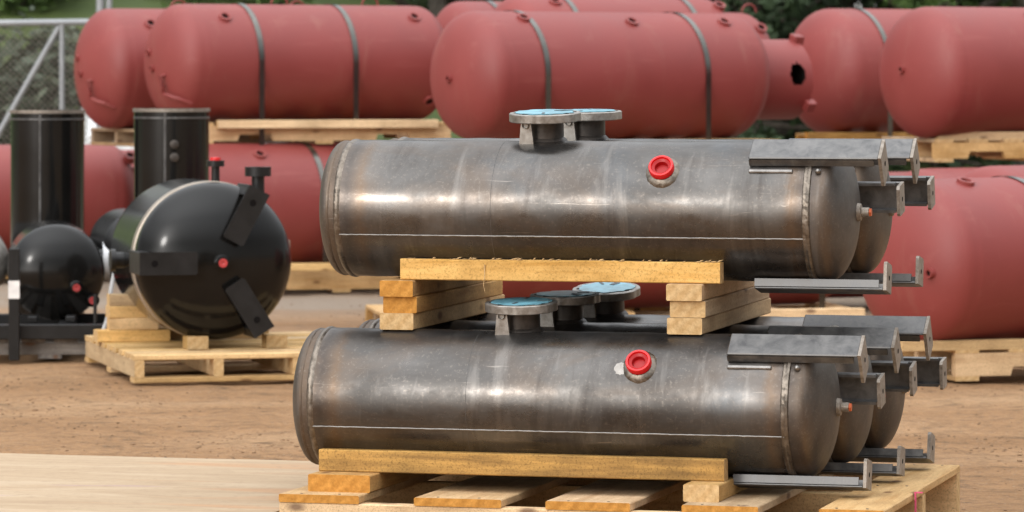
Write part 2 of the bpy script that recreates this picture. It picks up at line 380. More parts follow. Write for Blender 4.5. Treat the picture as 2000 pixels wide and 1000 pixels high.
def pallet(loc, rz, L, W, label, H=0.14, mats=('pine', 'pine_end'), nd=6, deck=None, dt=0.018, notch=False, cat='pallet', name='pallet', dw=0.10, nstr=3, group='wooden pallets under the tanks', stringer_mats=None, ns_w=0.038, nails=False):
    """stringers run along local X, deck boards along local Y; origin at base centre"""
    rt = empty(name, loc, rz, label, cat, group); sh = H-2*dt; sm = stringer_mats or mats
    for k in range(nstr):
        y = -W/2+ns_w/2+0.002+(W-ns_w-0.004)*k/(nstr-1)
        if notch: notched('stringer', L, ns_w, sh, [sm[0]], rt, (0, y, dt))
        else: board('stringer', L, ns_w, sh, sm, rt, (0, y, dt))
    dk = deck or [(-L/2+dw/2+(L-dw)*k/(nd-1)-dw/2, -L/2+dw/2+(L-dw)*k/(nd-1)+dw/2) for k in range(nd)]
    for a, b_ in dk: board('deck_board', W, b_-a, dt, mats, rt, ((a+b_)/2, 0, H-dt), R(90))
    if nails:
        for a, b_ in dk:
            b = MB()
            for yy in (-W/2+ns_w/2, 0, W/2-ns_w/2):
                for q in (0.25, 0.72): b.lathe([(0.0, 0.0035), (0.0012, 0.0032), (0.0012, 0)], 8, Matrix.Translation((a+(b_-a)*q, yy+0.006*(q-0.5), H)) @ Matrix.Rotation(R(-90), 4, 'Y'))
            tag(b.build('nail_heads', 'neck', rt), kind='stuff')
    for k in range(3): board('bottom_board', W, 0.1, dt, mats, rt, (-L/2+0.05+(L-0.1)*k/2, 0, 0), R(90))
    return rt

# ---------------------------------------------------------------- the ground
def gz(x, y):
    v = noise.noise(Vector((x*0.9, y*0.9, 3)))*0.010+noise.noise(Vector((x*2.3, y*2.9, 7)))*0.010+noise.noise(Vector((x*7, y*7, 1)))*0.006
    return v-0.016
b = MB(); xs = []; ys = []
x = -3.2
while x <= 3.2: xs.append(x); x += 0.045
xs = [-300, -80, -30, -12, -6]+xs+[6, 12, 30, 80, 300]
y = 8.0
while y <= 24: ys.append(y); y += 0.06 if y < 17 else 0.2
ys = [-300, -60, -10, 3]+ys+[27, 31]
g = [[b.bm.verts.new((X, Y, gz(X, Y) if abs(X) < 4 and 7 < Y < 25 else -0.012)) for X in xs] for Y in ys]
for i in range(len(ys)-1):
    for j in range(len(xs)-1): b.face([g[i][j], g[i][j+1], g[i+1][j+1], g[i+1][j]], True)
gr = b.build('ground', 'dirt', None, 180); tag(gr, kind='structure', label='packed tan dirt of the yard, greyer towards the back')
# rising grassy bank behind the yard
b = MB(); g = []
for Y in [31, 33, 35, 37, 39, 42, 46, 52, 60, 80, 120, 200, 400]:
    row = []
    for k in range(61):
        X = -60+2*k if 0 < k < 60 else (-300 if k == 0 else 300)
        up = min(1, max(0, (Y-33)/16)); lf = 1/(1+math.exp((X-0.0)/0.9))
        z = -0.012+up*(1.0+4.6*lf)+(noise.noise(Vector((X*0.4, Y*0.3, 0)))*0.25*up if Y > 31 else 0)
        row.append(b.bm.verts.new((X, Y, z)))
    g.append(row)
for i in range(len(g)-1):
    for j in range(60): b.face([g[i][j], g[i][j+1], g[i+1][j+1], g[i+1][j]], True)
hl = b.build('hill', 'grass', None, 180); tag(hl, kind='structure', label='green bank rising behind the yard')
# pebbles and clods
b = MB(); rnd = random.Random(3)
for k in range(6500):
    D = 11.0+11*rnd.random()**1.5; X = rnd.uniform(-0.14, 0.14)*D
    cl = noise.noise(Vector((X*1.6, D*0.9, 5)))
    if cl < 0.12 and rnd.random() < 0.85: continue
    s = rnd.uniform(0.002, 0.006)*(1 if rnd.random() < 0.96 else 1.8)
    r = bmesh.ops.create_icosphere(b.bm, subdivisions=1, radius=s)
    for v in r['verts']: v.co = Vector((v.co.x*rnd.uniform(0.8, 1.6), v.co.y*rnd.uniform(.8, 1.3), v.co.z*0.6))+Vector((X, D, gz(X, D)+s*0.25))
st = b.build('gravel', 'stone'); tag(st, label='scattered pebbles and dirt clods over the yard', kind='stuff', cat='gravel')

# ---------------------------------------------------------------- foreground stack frame
TH = R(15); A = Vector((math.cos(TH), -math.sin(TH), 0)); Dv = Vector((math.sin(TH), math.cos(TH), 0)); O = Vector((0.134, 10.2, 0))
def S(u, v, z=0.0): return O+A*u+Dv*v+Vector((0, 0, z))
PH = 0.166; BH = 0.042; TR = 0.174; TL = 1.19
# pallet
DK = [(-0.645, -0.44), (-0.30, -0.08), (0.03, 0.24), (0.366, 0.553), (0.70, 0.856)]
PL = 1.501; pc = 0.1055; PW = 1.17; pv = 0.265
fp = pallet(S(pc, pv), -TH, PL, PW, 'large pale pallet with widely spaced deck boards under the five bare steel tanks', PH, ('pine', 'orange_end'),
            deck=[(a-pc, b_-pc) for a, b_ in DK], dt=0.02, name='pallet', ns_w=0.045, stringer_mats=('rough', 'pine_end'), nails=True)
# cross boards on the pallet, planks
for u, lab, mt in ((-0.515, 'orange-ended timber under the left end of the bottom tanks', ('orange', 'orange_end')),
                   (0.398, 'pale-ended timber under the right end of the bottom tanks', ('pine', 'pine_end'))):
    o = board('timber', 1.12, 0.16 if u < 0 else 0.088, BH, mt, None, S(u, 0.315, PH), R(90)-TH); tag(o, lab, 'timber', 'timbers between pallet and bottom tanks')
o = board('timber', 1.03, 0.045, 0.054, ('brown', 'pine_end'), None, S(-0.078, -0.140, PH+BH+0.0005), -TH)
tag(o, 'long brown weathered plank chocking the bottom front steel tank', 'timber')
Z1 = PH+BH; Z2 = Z1+2*TR
# stacked spacer boards between the two layers
BT = 0.041
for u, mats, nm, w_ in ((-0.436, [('pine', 'pine_end'), ('orange', 'orange_end'), ('orange', 'orange_end')], 'left', 0.087),
                        (0.303, [('pine', 'pine_end'), ('pine', 'pine_end'), ('pine', 'pine_end')], 'right', 0.088)):
    for k in range(3):
        pos = ('bottom', 'middle', 'top')[k]
        col = {'pine': 'pale', 'orange': 'orange'}[mats[k][0]]
        o = board('timber', (0.95, 0.92, 0.97)[k], w_, BT, mats[k], None, S(u+(0.0, 0.004, -0.001)[k], 0.43+(0, -0.010, 0.002)[k], Z2+BT*k+0.0005*k), R(90)-TH+(0.02, 0.028, 0.024)[k])
        tag(o, '%s spacer board, %s of the %s stack between the steel tank layers' % (col, pos, nm), 'timber', 'spacer boards between the steel tanks')
Z3 = Z2+BT*3+0.0015
o = board('timber', 0.82, 0.042, 0.052, ('rough', 'pine_end'), None, S(-0.012, -0.006, Z3+0.0005), -TH)
tag(o, 'bright yellow rough-sawn plank lying along the foot of the upper front steel tank', 'timber')
b = MB(); rs_ = random.Random(5)     # torn fibres along the top edge of the rough plank
for k in range(70):
    x_ = rs_.uniform(-0.40, 0.40); l_ = rs_.uniform(0.004, 0.022); h_ = rs_.uniform(0.001, 0.007); y_ = -0.021+rs_.uniform(0, 0.004)
    v_ = [b.bm.verts.new((x_, y_, 0.0515)), b.bm.verts.new((x_+0.002, y_+0.001, 0.0515)), b.bm.verts.new((x_+l_, y_-0.001, 0.052+h_)), b.bm.verts.new((x_+l_*0.4, y_+0.0015, 0.052+h_*0.8))]; b.face(v_[:3]); b.face([v_[0], v_[2], v_[3]])
b.tube([(-0.19, -0.0225, 0.040), (-0.188, -0.028, 0.015), (-0.192, -0.026, -0.012), (-0.186, -0.030, -0.030)], [0.0016, 0.0012, 0.0010, 0.0004], 5)
tag(b.build('splinters', 'rough', o), kind='stuff')
# pink strap over the right side of the pallet
b = MB(); b.box(-0.006, 0.006, -0.02, 0.0005, PH+0.0005, PH+0.003); b.box(-0.006, 0.006, -0.0035, -0.0005, 0.0, PH+0.003)
o = b.build('strap', 'pink'); o.location = S(0.86, 0.10); o.rotation_euler = (0, 0, -TH+R(90)); tag(o, 'thin pink strap hanging down the right side of the front pallet', 'strap')

# ---------------------------------------------------------------- steel tanks
def rad(phi): return Vector((0, -math.cos(phi), math.sin(phi)))
def head_prof(x0, r, sgn, skirt=0.02, ratio=0.5, n=14):
    pr = [(x0, r), (x0+sgn*skirt, r)]
    for i in range(1, n+1):
        a = math.pi/2*i/n
        pr.append((x0+sgn*(skirt+ratio*r*math.sin(a)), r*math.cos(a) if i < n else 0.0))
    return pr
def leg(parent, r, R_, phi, x0, x1, wd, pl, mats=('leg', 'legcut'), zc=0.0, th=0.007, fl=0.03, hole=True, hr=0.006, hf=0.5):
    """channel leg running along X at radius R_, open side to the axis, with a foot plate turned inwards"""
    n = rad(phi); tg = Vector((0, math.sin(phi), math.cos(phi)))
    mt = Matrix(((1, 0, 0, 0), (0, tg.y, n.y, 0), (0, tg.z, n.z, zc), (0, 0, 0, 1)))      # local: x axial, y tangential, z radial
    b = MB(); b.box(x0, x1, -wd/2+0.0, wd/2, R_-th, R_, mt, bev=0.0025)
    b.box(x0, x1-0.012, -wd/2, -wd/2+th, R_-fl, R_-th, mt); b.box(x0, x1-0.012, wd/2-th, wd/2, R_-fl, R_-th, mt)
    lg = b.build('leg', mats[0], parent, 30)
    b = MB(); b.mi = 0
    poly = [(-wd/2+0.007, 0), (wd/2-0.007, 0), (wd/2, 0.007), (wd/2, pl), (-wd/2, pl), (-wd/2, 0.007)]
    vs = []
    for xx in (x1-0.001, x1+th):
        vs.append([b.bm.verts.new(mt @ Vector((xx, py, R_-pl+pz-0.0005))) for py, pz in poly])
    b.face(vs[0]); b.face(list(reversed(vs[1])))
    for i in range(6): b.face([vs[0][i], vs[1][i], vs[1][(i+1) % 6], vs[0][(i+1) % 6]])
    b.build('foot_plate', mats[1], lg, 30)
    if hole:
        b = MB(); b.lathe([(x1+th+0.0003, 0.0), (x1+th+0.0003, hr), (x1+th+0.0008, hr*1.03)], 16, mt @ Matrix.Translation((0, 0, R_-pl*hf)))
        b.build('bolt_hole', 'darkhole', lg)  # dark disc painting the shade of an open hole
    return lg
def steel_tank(u, v, z, droll, label, blue=0.0, capw=True, scuff=False):
    rt = empty('steel_tank', S(u, v, z), -TH, label, 'tank', 'bare steel tanks on the front pallet')
    zc = TR; T0 = Matrix.Translation((0, 0, zc)); h = TL/2; dr = R(droll)
    hl = h+0.025; b = MB(); b.lathe([(-hl+0.006, TR), (-h+0.012, TR)]+[(-h+0.012+(TL-0.024)*i/40, TR+0.0006*math.sin(i*1.7+droll)) for i in range(1, 40)]+[(h-0.012, TR)], 128, T0)
    b.build('shell', 'steel', rt)
    for sg in (-1, 1):
        b = MB(); pr = head_prof(sg*((h if sg > 0 else hl)+0.001), TR-0.0025, sg, 0.022, 0.40 if sg > 0 else 0.26); b.lathe(pr, 128, T0); b.build('dished_end', 'cap_steel', rt)
        b = MB(); c = sg*((h if sg > 0 else hl)-0.006)
        b.lathe([(c-0.012, TR-0.001), (c-0.009, TR+0.002), (c-0.004, TR+0.001), (c+0.001, TR+0.0032), (c+0.006, TR+0.0018), (c+0.009, TR-0.004)] if sg > 0 else
                [(c-0.010, TR-0.004), (c-0.005, TR+0.0015), (c, TR+0.0028), (c+0.005, TR+0.0018), (c+0.010, TR-0.001)], 220, T0, jit=0.0005); b.build('girth_weld', 'weld', rt)
    # ridge on the turned-over edge of the head
    b = MB(); c = -(hl+0.022); b.lathe([(c-0.003, TR-0.005), (c, TR-0.0012), (c+0.005, TR-0.0012), (c+0.009, TR-0.004)], 128, T0, jit=0.0002); b.build('rim_ridge', 'cap_steel', rt)
    # long seam
    ph = R(-21)+dr; n = rad(ph); pts = []
    b = MB(); m_ = 120
    for i in range(m_+1):
        x = -hl+0.005+(TL+0.01)*i/m_; pts.append(n*(TR+0.0002)+Vector((x, 0, zc))+Vector((0, 0, random.uniform(-0.0004, 0.0004))))
    b.tube(pts, 0.0020, 8); b.build('long_seam', 'bright', rt)
    b = MB(); b.lathe([(-0.213, TR-0.001), (-0.211, TR+0.0005), (-0.209, TR-0.001)], 128, T0, jit=0.0001); b.build('ring_weld', 'leg', rt)
    # nozzle with flange
    tl = R(4.5)+dr*0.7; nm = T0 @ Matrix.Translation((-0.118, 0.012+0.25*math.sin(tl), 0)) @ Matrix.Rotation(tl, 4, 'X') @ Matrix.Rotation(R(-90), 4, 'Y')
    b = MB(); b.lathe([(TR-0.02, 0.047), (TR+0.05, 0.047), (TR+0.05, 0.04)], 40, nm); b.lathe([(TR-0.002, 0.057), (TR+0.004, 0.053), (TR+0.009, 0.047)], 40, nm, jit=0.0006)
    nk = b.build('nozzle', 'neck', rt)
    b = MB(); fr = 0.091; z0 = TR+0.050; z1 = TR+0.072
    def outl(a): return fr-0.004*max(0, math.cos(4*a+0.6))**6
    nn = 96; rows = []
    for zz, k in ((z0, -0.002), (z0+0.002, 0), (z1-0.002, 0), (z1, -0.002)):
        rows.append([b.bm.verts.new(nm @ Vector((zz, (outl(2*math.pi*i/nn)+k)*math.cos(2*math.pi*i/nn), (outl(2*math.pi*i/nn)+k)*math.sin(2*math.pi*i/nn)))) for i in range(nn)])
    for a_, b_ in zip(rows[:-1], rows[1:]):
        for i in range(nn): b.face([a_[i], a_[(i+1) % nn], b_[(i+1) % nn], b_[i]], True)
    b.face(rows[0]); b.face(rows[-1])
    fl = b.build('flange', 'flange', nk, 30)
    b = MB()
    for i in range(8):
        a = 2*math.pi*(i+0.35)/8; mm = nm @ Matrix.Translation((z1+0.0002, 0.072*math.cos(a), 0.072*math.sin(a)))
        b.lathe([(0, 0.0085), (0.0006, 0.008), (0.0006, 0)], 14, mm)
    b.build('bolt_hole', 'darkhole', fl)  # flat dark discs in place of shaded holes
    # blue protective film over the bore, wavy edge with dark gasket marks
    rows = []; b = MB(); rnd = random.Random(int(u*100+v*77+z*31))
    for zz in (z1+0.0010, z1+0.0022):
        rows.append([b.bm.verts.new(nm @ Vector((zz, (0.074+0.010*noise.noise(Vector((3*math.cos(2*math.pi*i/80), 3*math.sin(2*math.pi*i/80), u*9+v*5)))+0.0015*math.sin(i*0.9))*math.cos(2*math.pi*i/80), (0.074+0.010*noise.noise(Vector((3*math.cos(2*math.pi*i/80), 3*math.sin(2*math.pi*i/80), u*9+z*5)))+0.0015*math.sin(i*0.9))*math.sin(2*math.pi*i/80)))) for i in range(80)])
    for i in range(80): b.face([rows[0][i], rows[0][(i+1) % 80], rows[1][(i+1) % 80], rows[1][i]], True)
    b.face(rows[0]); b.face(rows[1]); b.build('film_cover', 'blue', fl, 30)
    b = MB()
    for i in range(3):
        a = rnd.uniform(0, 6.28); q = rnd.uniform(0.035, 0.06); mm = nm @ Matrix.Translation((z1+0.0026, q*math.cos(a), q*math.sin(a))) @ Matrix.Rotation(a, 4, 'X')
        b.box(0, 0.0008, -0.015, 0.017, -0.004, 0.003, mm)
    b.build('gasket_mark', 'bluedark', fl)
    # tapered strut in front of the nozzle with its bolt
    b = MB(); q = 0.064; y_ = -q
    pts = [(-0.020, TR-0.016), (0.020, TR-0.016), (0.013, TR+0.050), (-0.013, TR+0.050)]
    mt = T0 @ Matrix.Translation((-0.150, 0.012+0.25*math.sin(tl), 0)) @ Matrix.Rotation(tl, 4, 'X'); b.prism(pts, y_-0.007, y_+0.004, mt)
    b.lathe([(0, 0.008), (0.004, 0.009), (0.012, 0.009), (0.015, 0.006), (0.015, 0)], 12, mt @ Matrix.Translation((0, y_-0.016, TR+0.046)) @ Matrix.Rotation(R(90), 4, 'Z'))
    b.build('strut', 'flange', nk, 30)
    # threaded coupling with a red cap
    ph = R(36)+dr; cm = T0 @ Matrix.Translation((0.222, 0, 0)) @ Matrix.Rotation(-ph, 4, 'X') @ Matrix.Rotation(R(-90), 4, 'Z')
    b = MB(); b.lathe([(TR-0.02, 0.030), (TR+0.012, 0.030), (TR+0.014, 0.028), (TR+0.014, 0.0245)], 40, cm)
    cp = b.build('coupling', 'flange', rt)
    b = MB(); b.lathe([(TR-0.008, 0.048), (TR-0.002, 0.044), (TR+0.003, 0.038), (TR+0.006, 0.031)], 60, cm, jit=0.0007); b.build('weld_ring', 'weld', cp)
    b = MB(); b.lathe([(TR+0.0075, 0.030), (TR+0.009, 0.0318), (TR+0.022, 0.0318), (TR+0.025, 0.0300), (TR+0.025, 0.0255), (TR+0.019, 0.0235)], 48, cm); b.build('cap', 'redcap', cp)
    b = MB(); b.lathe([(TR+0.0192, 0.0236), (TR+0.016, 0.017), (TR+0.005, 0.0150), (TR+0.005, 0)], 40, cm); b.build('cap_recess', 'redin', cp)
    if scuff:   # pale grinding scuff beside the coupling
        b = MB(); ph0 = R(33); rows = [[b.bm.verts.new((0.176, *(rad(ph0)*(TR+0.0009)).yz+Vector((0, zc))))]]
        for q in (0.35, 0.7, 1.0):
            row = []
            for i in range(28):
                a = 2*math.pi*i/28; rr_ = q*(0.019+0.007*noise.noise(Vector((2.2*math.cos(a), 2.2*math.sin(a), 4)))); pp = rad(ph0+rr_*math.sin(a)*0.9/TR)*(TR+0.0009-0.0004*q)
                row.append(b.bm.verts.new((0.176+rr_*math.cos(a)*0.85, pp.y, pp.z+zc)))
            rows.append(row)
        for i in range(28):
            b.face([rows[0][0], rows[1][i], rows[1][(i+1) % 28]])
            for k_ in (1, 2): b.face([rows[k_][i], rows[k_+1][i], rows[k_+1][(i+1) % 28], rows[k_][(i+1) % 28]])
        b.build('scuff_mark', 'flange', rt)
    # legs
    for k in range(3):
        ph = R((53, 170, 281)[k])+dr*0.6
        lg = leg(rt, TR, 0.200, ph, h-0.155, h+0.168, 0.076, 0.092 if k == 0 else 0.072, zc=zc, fl=0.026)
        if k == 0:   # stiffening pad beside the leg
            n = rad(ph-R(17)); tg = Vector((0, math.sin(ph-R(17)), math.cos(ph-R(17))))
            mt = Matrix(((1, 0, 0, 0), (0, tg.y, n.y, 0), (0, tg.z, n.z, zc), (0, 0, 0, 1)))
            b = MB(); b.box(h-0.155, h-0.045, -0.005, 0.005, TR-0.003, TR+0.005, mt, bev=0.002); b.build('pad', 'bright', lg)
            b = MB(); r_ = bmesh.ops.create_uvsphere(b.bm, u_segments=14, v_segments=8, radius=0.008)
            for v_ in r_['verts']: v_.co = mt @ (v_.co+Vector((h+0.018, 0.0, TR+0.003)))
            b.build('weld_dab', 'bright', lg)
    # drain fitting in the middle of the right-hand head
    xt = h+0.022+0.40*TR
    b = MB(); b.lathe([(xt-0.006, 0.024), (xt+0.008, 0.021), (xt+0.010, 0.012), (xt+0.028, 0.012), (xt+0.028, 0.0)], 24, T0); df = b.build('drain_fitting', 'legcut', rt)
    b = MB(); b.lathe([(xt+0.0285, 0.0), (xt+0.0285, 0.0105), (xt+0.034, 0.0105), (xt+0.035, 0.0)], 6, T0); b.build('plug', 'orangeplug' if capw else 'redfit', df)
    return rt
steel_tank(0, 0.0, Z1, 0, 'bare steel tank at the front of the bottom layer, nearest the camera', scuff=True)
steel_tank(0.018, 0.375, Z1, -2.5, 'bare steel tank in the middle of the bottom layer of three', capw=False)
steel_tank(0.036, 0.75, Z1, 5, 'bare steel tank at the back of the bottom layer of three', capw=False)
steel_tank(0.025, 0.140, Z3, 0, 'bare steel tank at the front of the upper layer with a shiny streaked side')
steel_tank(0.042, 0.515, Z3, -3, 'bare steel tank behind the shiny front one in the upper layer', capw=False)

# ---------------------------------------------------------------- plywood at lower left
pr_ = Vector((-0.64, 9.85, 0)); c_ = pr_+Dv*0.76-A*1.525
pallet((c_.x, c_.y, 0), -TH, 2.8, 1.3, 'low pallet hidden beneath the plywood sheet', 0.101, ('grey', 'grey'))
o = board('plywood_sheet', 3.05, 1.52, 0.019, ('ply', 'ply'), None, (c_.x, c_.y, 0.1015), -TH); tag(o, 'large pale plywood sheet lying flat at the lower left', 'plywood')

# ---------------------------------------------------------------- red tanks
def fitting(rt, x, phi, r, zc, rr=0.036, hh=0.014, head=None, name='coupling', mat='red'):
    if head is None: mt = Matrix.Translation((x, 0, zc)) @ Matrix.Rotation(-phi, 4, 'X') @ Matrix.Rotation(R(-90), 4, 'Z'); base = r
    else: mt = head; base = 0
    b = MB(); b.lathe([(base-0.03, rr), (base+hh, rr), (base+hh, rr*0.62), (base+hh-0.010, rr*0.60)], 24, mt); f = b.build(name, mat, rt)
    b = MB(); b.lathe([(base+hh-0.0105, rr*0.60), (base+hh-0.011, 0)], 24, mt); b.build('bore', 'darkhole', f); return f
def red_tank(label, xc, cy, D, psi, L=1.5, r=0.33, straps=(), fit=(), heads=(), lug=(), rod=False, skirt=False, strapdrop=0.13, fac=1.0):
    z = PZ(cy, D)-r
    rt = empty('red_tank', (PX(xc, D), D, z), R(psi), label, 'tank', 'red primed tanks on pallets'); zc = r; T0 = Matrix.Translation((0, 0, zc)); h = L/2
    b = MB(); pr = list(reversed(head_prof(-h, r, -1, 0.03, 0.5, 18)))+[(-h+0.004, r+0.001), (-h+0.012, r+0.001)]+[(-h+L*i/12, r+0.001) for i in range(1, 12)]+[(h-0.012, r+0.001), (h-0.004, r+0.001)]+head_prof(h, r, 1, 0.03, 0.5, 18)
    b.lathe(pr, 112, T0); b.build('body', 'red', rt)
    for x in straps:
        b = MB(); n = 90; rows = []
        a0, a1 = R(-178), R(-2)+R(180)
        pts = [Vector((x, -(r+0.004), -strapdrop))]+[Vector((x, -(r+0.005)*math.cos(t), zc+(r+0.005)*math.sin(t))) for t in [math.pi*i/n for i in range(n+1)]]+[Vector((x, r+0.004, -strapdrop))]
        for p in pts:
            nrm = Vector((0, p.y, max(0, p.z-zc))).normalized()*0.0018
            rows.append([b.bm.verts.new(p+Vector((-0.016, 0, 0))), b.bm.verts.new(p+Vector((0.016, 0, 0))), b.bm.verts.new(p+nrm+Vector((0.016, 0, 0))), b.bm.verts.new(p+nrm+Vector((-0.016, 0, 0)))])
        for p, q in zip(rows[:-1], rows[1:]):
            for i in range(4): b.face([p[i], p[(i+1) % 4], q[(i+1) % 4], q[i]], True)
        b.face(rows[0]); b.face(rows[-1]); b.build('strap', 'band', rt, 40)
    for x, ph in fit: fitting(rt, x, R(ph), r, zc)
    for sg, yy, zz in heads:     # couplings on the dished ends
        q = math.sqrt(max(0, 1-(yy*yy+zz*zz)/(r*r))); xx = sg*(h+0.03+0.5*r*q)
        mt = Matrix.Translation((xx, yy, zc+zz)) @ (Matrix.Rotation(R(180), 4, 'Z') if sg < 0 else Matrix.Identity(4))
        fitting(rt, 0, 0, r, zc, 0.020, 0.016, mt)
    for x in lug:                # lifting lug: half ring on top
        b = MB(); b.tube([(x+0.05*math.cos(t), 0, 2*r+0.003+0.05*math.sin(t)) for t in [math.pi*i/12 for i in range(13)]], 0.0055, 8); b.build('lifting_lug', 'red', rt)
    if rod:                      # bent pipe on the head
        def hp(yy, zz, off=0.03): return Vector((-(h+0.03+0.5*r*math.sqrt(max(0.02, 1-(yy*yy+zz*zz)/(r*r))))-off, yy, zc+zz))
        b = MB(); b.tube([hp(-0.13, -0.07, 0), hp(-0.13, -0.075), hp(-0.14, -0.13), hp(-0.13, -0.17), hp(-0.19, -0.19), hp(-0.22, -0.20), hp(-0.235, -0.225, 0)], 0.011, 8); b.build('bent_pipe', 'red', rt)
    if skirt:                    # open support skirt on the far end with an access hole and lugs
        rs = 0.215; x0, x1 = h+0.05, h+0.46
        b = MB(); n = 96; rows = []
        hx, hp_ = h+0.36, R(8)
        xs_ = [x0+(x1-x0)*i/40 for i in range(41)]
        for rr in (rs, rs-0.008):
            rows.append([[b.bm.verts.new((x, -rr*math.cos(2*math.pi*k/n), zc-0.02+rr*math.sin(2*math.pi*k/n))) for k in range(n)] for x in xs_])
        def inhole(i, k):
            x = (xs_[i]+xs_[i+1])/2; a = 2*math.pi*(k+0.5)/n; a = (a+math.pi) % (2*math.pi)-math.pi
            return ((x-hx)/0.05)**2+((a-hp_)*rs/0.062)**2 < 1
        for s_ in (0, 1):
            for i in range(40):
                for k in range(n):
                    b.mi = s_
                    if not inhole(i, k): b.face([rows[s_][i][k], rows[s_][i][(k+1) % n], rows[s_][i+1][(k+1) % n], rows[s_][i+1][k]], True)
        b.mi = 0
        for k in range(n): b.face([rows[0][40][k], rows[0][40][(k+1) % n], rows[1][40][(k+1) % n], rows[1][40][k]])
        sk = b.build('skirt', ['red', 'darkhole'], rt)  # inner wall near black, its shade painted in
        b = MB(); b.lathe([(x1-0.012, 0), (x1-0.012, rs-0.009), (x1-0.006, rs-0.009), (x1-0.006, 0)], 48, Matrix.Translation((0, 0, zc-0.02))); b.build('dark_backing_plate', 'neck', sk)  # added plate, closes the open end so the hole looks dark
        for a in (-38, 72, 180):
            n_ = rad(R(a)); tg = Vector((0, math.sin(R(a)), math.cos(R(a)))); mt = Matrix(((1, 0, 0, 0), (0, tg.y, n_.y, 0), (0, tg.z, n_.z, zc-0.02), (0, 0, 0, 1)))
            b = MB(); b.box(x1-0.03, x1+0.03, -0.03, 0.03, rs-0.01, rs+0.035, mt, bev=0.004); b.build('base_lug', 'red', sk)
    return rt
def tank_L(xl, xr, D, psi, r=0.33):
    s = F/D; k = r*math.sqrt((0.5*math.cos(R(psi)))**2+math.sin(R(psi))**2)+0.02; return ((xr-xl)/s-2*k)/math.cos(R(psi))
def xleft(xl, L, D, psi, r=0.33):   # centre pixel of a tank of length L whose left silhouette is at xl
    s = F/D; k = r*math.sqrt((0.5*math.cos(R(psi)))**2+math.sin(R(psi))**2)+0.02; return xl+(L*math.cos(R(psi))/2+k)*s
# upper row
red_tank('red tank on the upper left pallet, its left head in front of the gate', xleft(155, 1.5, 23.9, 27, 0.34), 134, 23.9, 27, 1.5, 0.345, straps=(-0.42, 0.3), fit=((-0.62, 47), (-0.60, 30), (-0.60, 18)), heads=((-1, 0.06, 0.06), (-1, 0.0, -0.03)), lug=(-0.35, 0.4), rod=True)
red_tank('red tank with two straps in the upper row above the second black cylinder', 583, 123.5, 23.2, 28, tank_L(292, 878, 23.2, 28), straps=(-0.38, 0.20), fit=((-0.55, 50), (0.63, 52), (0.70, -40)), heads=((-1, 0.06, 0.06), (-1, 0.0, -0.03)), lug=(-0.12, 0.45), rod=True)
red_tank('strapped red tank with an open skirt at its right end, above the steel tank flanges', 1176, 148, 21.3, 34, tank_L(843, 1507, 21.3, 34), straps=(-0.57, 0.44), fit=((-0.60, 62), (0.06, 57), (0.66, 58)), heads=((-1, -0.02, -0.015),), skirt=True)
red_tank('red tank in the upper right whose left head is behind the skirt', xleft(1530, 1.5, 23.6, 31, 0.357), 140, 23.6, 31, 1.5, 0.357, straps=(-0.62, 0.42), fit=((-0.22, 62),), heads=((-1, -0.03, -0.12),))
red_tank('red tank at the right edge of the upper row', xleft(1712, 1.5, 20.9, 31), 142, 20.9, 31, straps=(0.5,), fit=((-0.25, 60),), heads=((-1, -0.02, 0.015),))
red_tank('far red tank peeking between the two strapped tanks of the upper row', xleft(836, 1.5, 25.0, 27), 110, 25.0, 27, straps=(-0.62, 0.3), lug=(-0.3,))
red_tank('red tank behind and above the skirted one, cut by the top of the picture', 1190, 108, 23.1, 29, tank_L(940, 1440, 23.1, 29), straps=(-0.35, 0.42), fit=((-0.44, 62), (0.62, 58)))
red_tank('far red tank with a lug on its right end above the skirt', 1260, 132, 24.3, 28, tank_L(1010, 1520, 24.3, 28), fit=((0.45, 60), (0.66, 45)), lug=(0.72,))
# lower row
red_tank('red tank on the ground behind the left black cylinder', 25, 392, 24.2, 20, tank_L(-215, 264, 24.2, 20), fit=((0.66, 52),), heads=((1, -0.16, 0.18),))
red_tank('red tank mostly hidden behind its neighbour at the lower left', 120, 398, 25.2, 20, 1.5)
red_tank('lower red tank behind the round black vessel, strap near its middle', 640, 397, 23.0, 27, 1.6, 0.34, straps=(-0.17, 0.62), fit=((-0.50, 55),))
red_tank('lower red tank hidden behind the stack of bare steel tanks', 1270, 464, 19.4, 22, 1.6, straps=(0.08, 0.74))
red_tank('lower red tank showing only a sliver left of the big right one', xleft(1700, 1.5, 19.9, 33), 458, 19.9, 33, 1.5)
red_tank('big red tank resting on a pallet at the lower right', xleft(1663, 1.55, 16.5, 35), 503, 16.6, 35, 1.55, straps=(-0.36, 0.5), fit=((-0.66, 72),), heads=((-1, -0.21, -0.03),))
red_tank('lower red tank with only its top showing behind the big right one', xleft(1822, 1.5, 18.6, 33), 462, 18.6, 33, 1.5)

red_tank('lower red tank in the shade under the right edge upper pallet', 1870, 455, 21.6, 24, 1.9, 0.325)
red_tank('lower red tank in the shade below the right end of the two-strap tank', 880, 402, 24.6, 22, 1.5, 0.335)
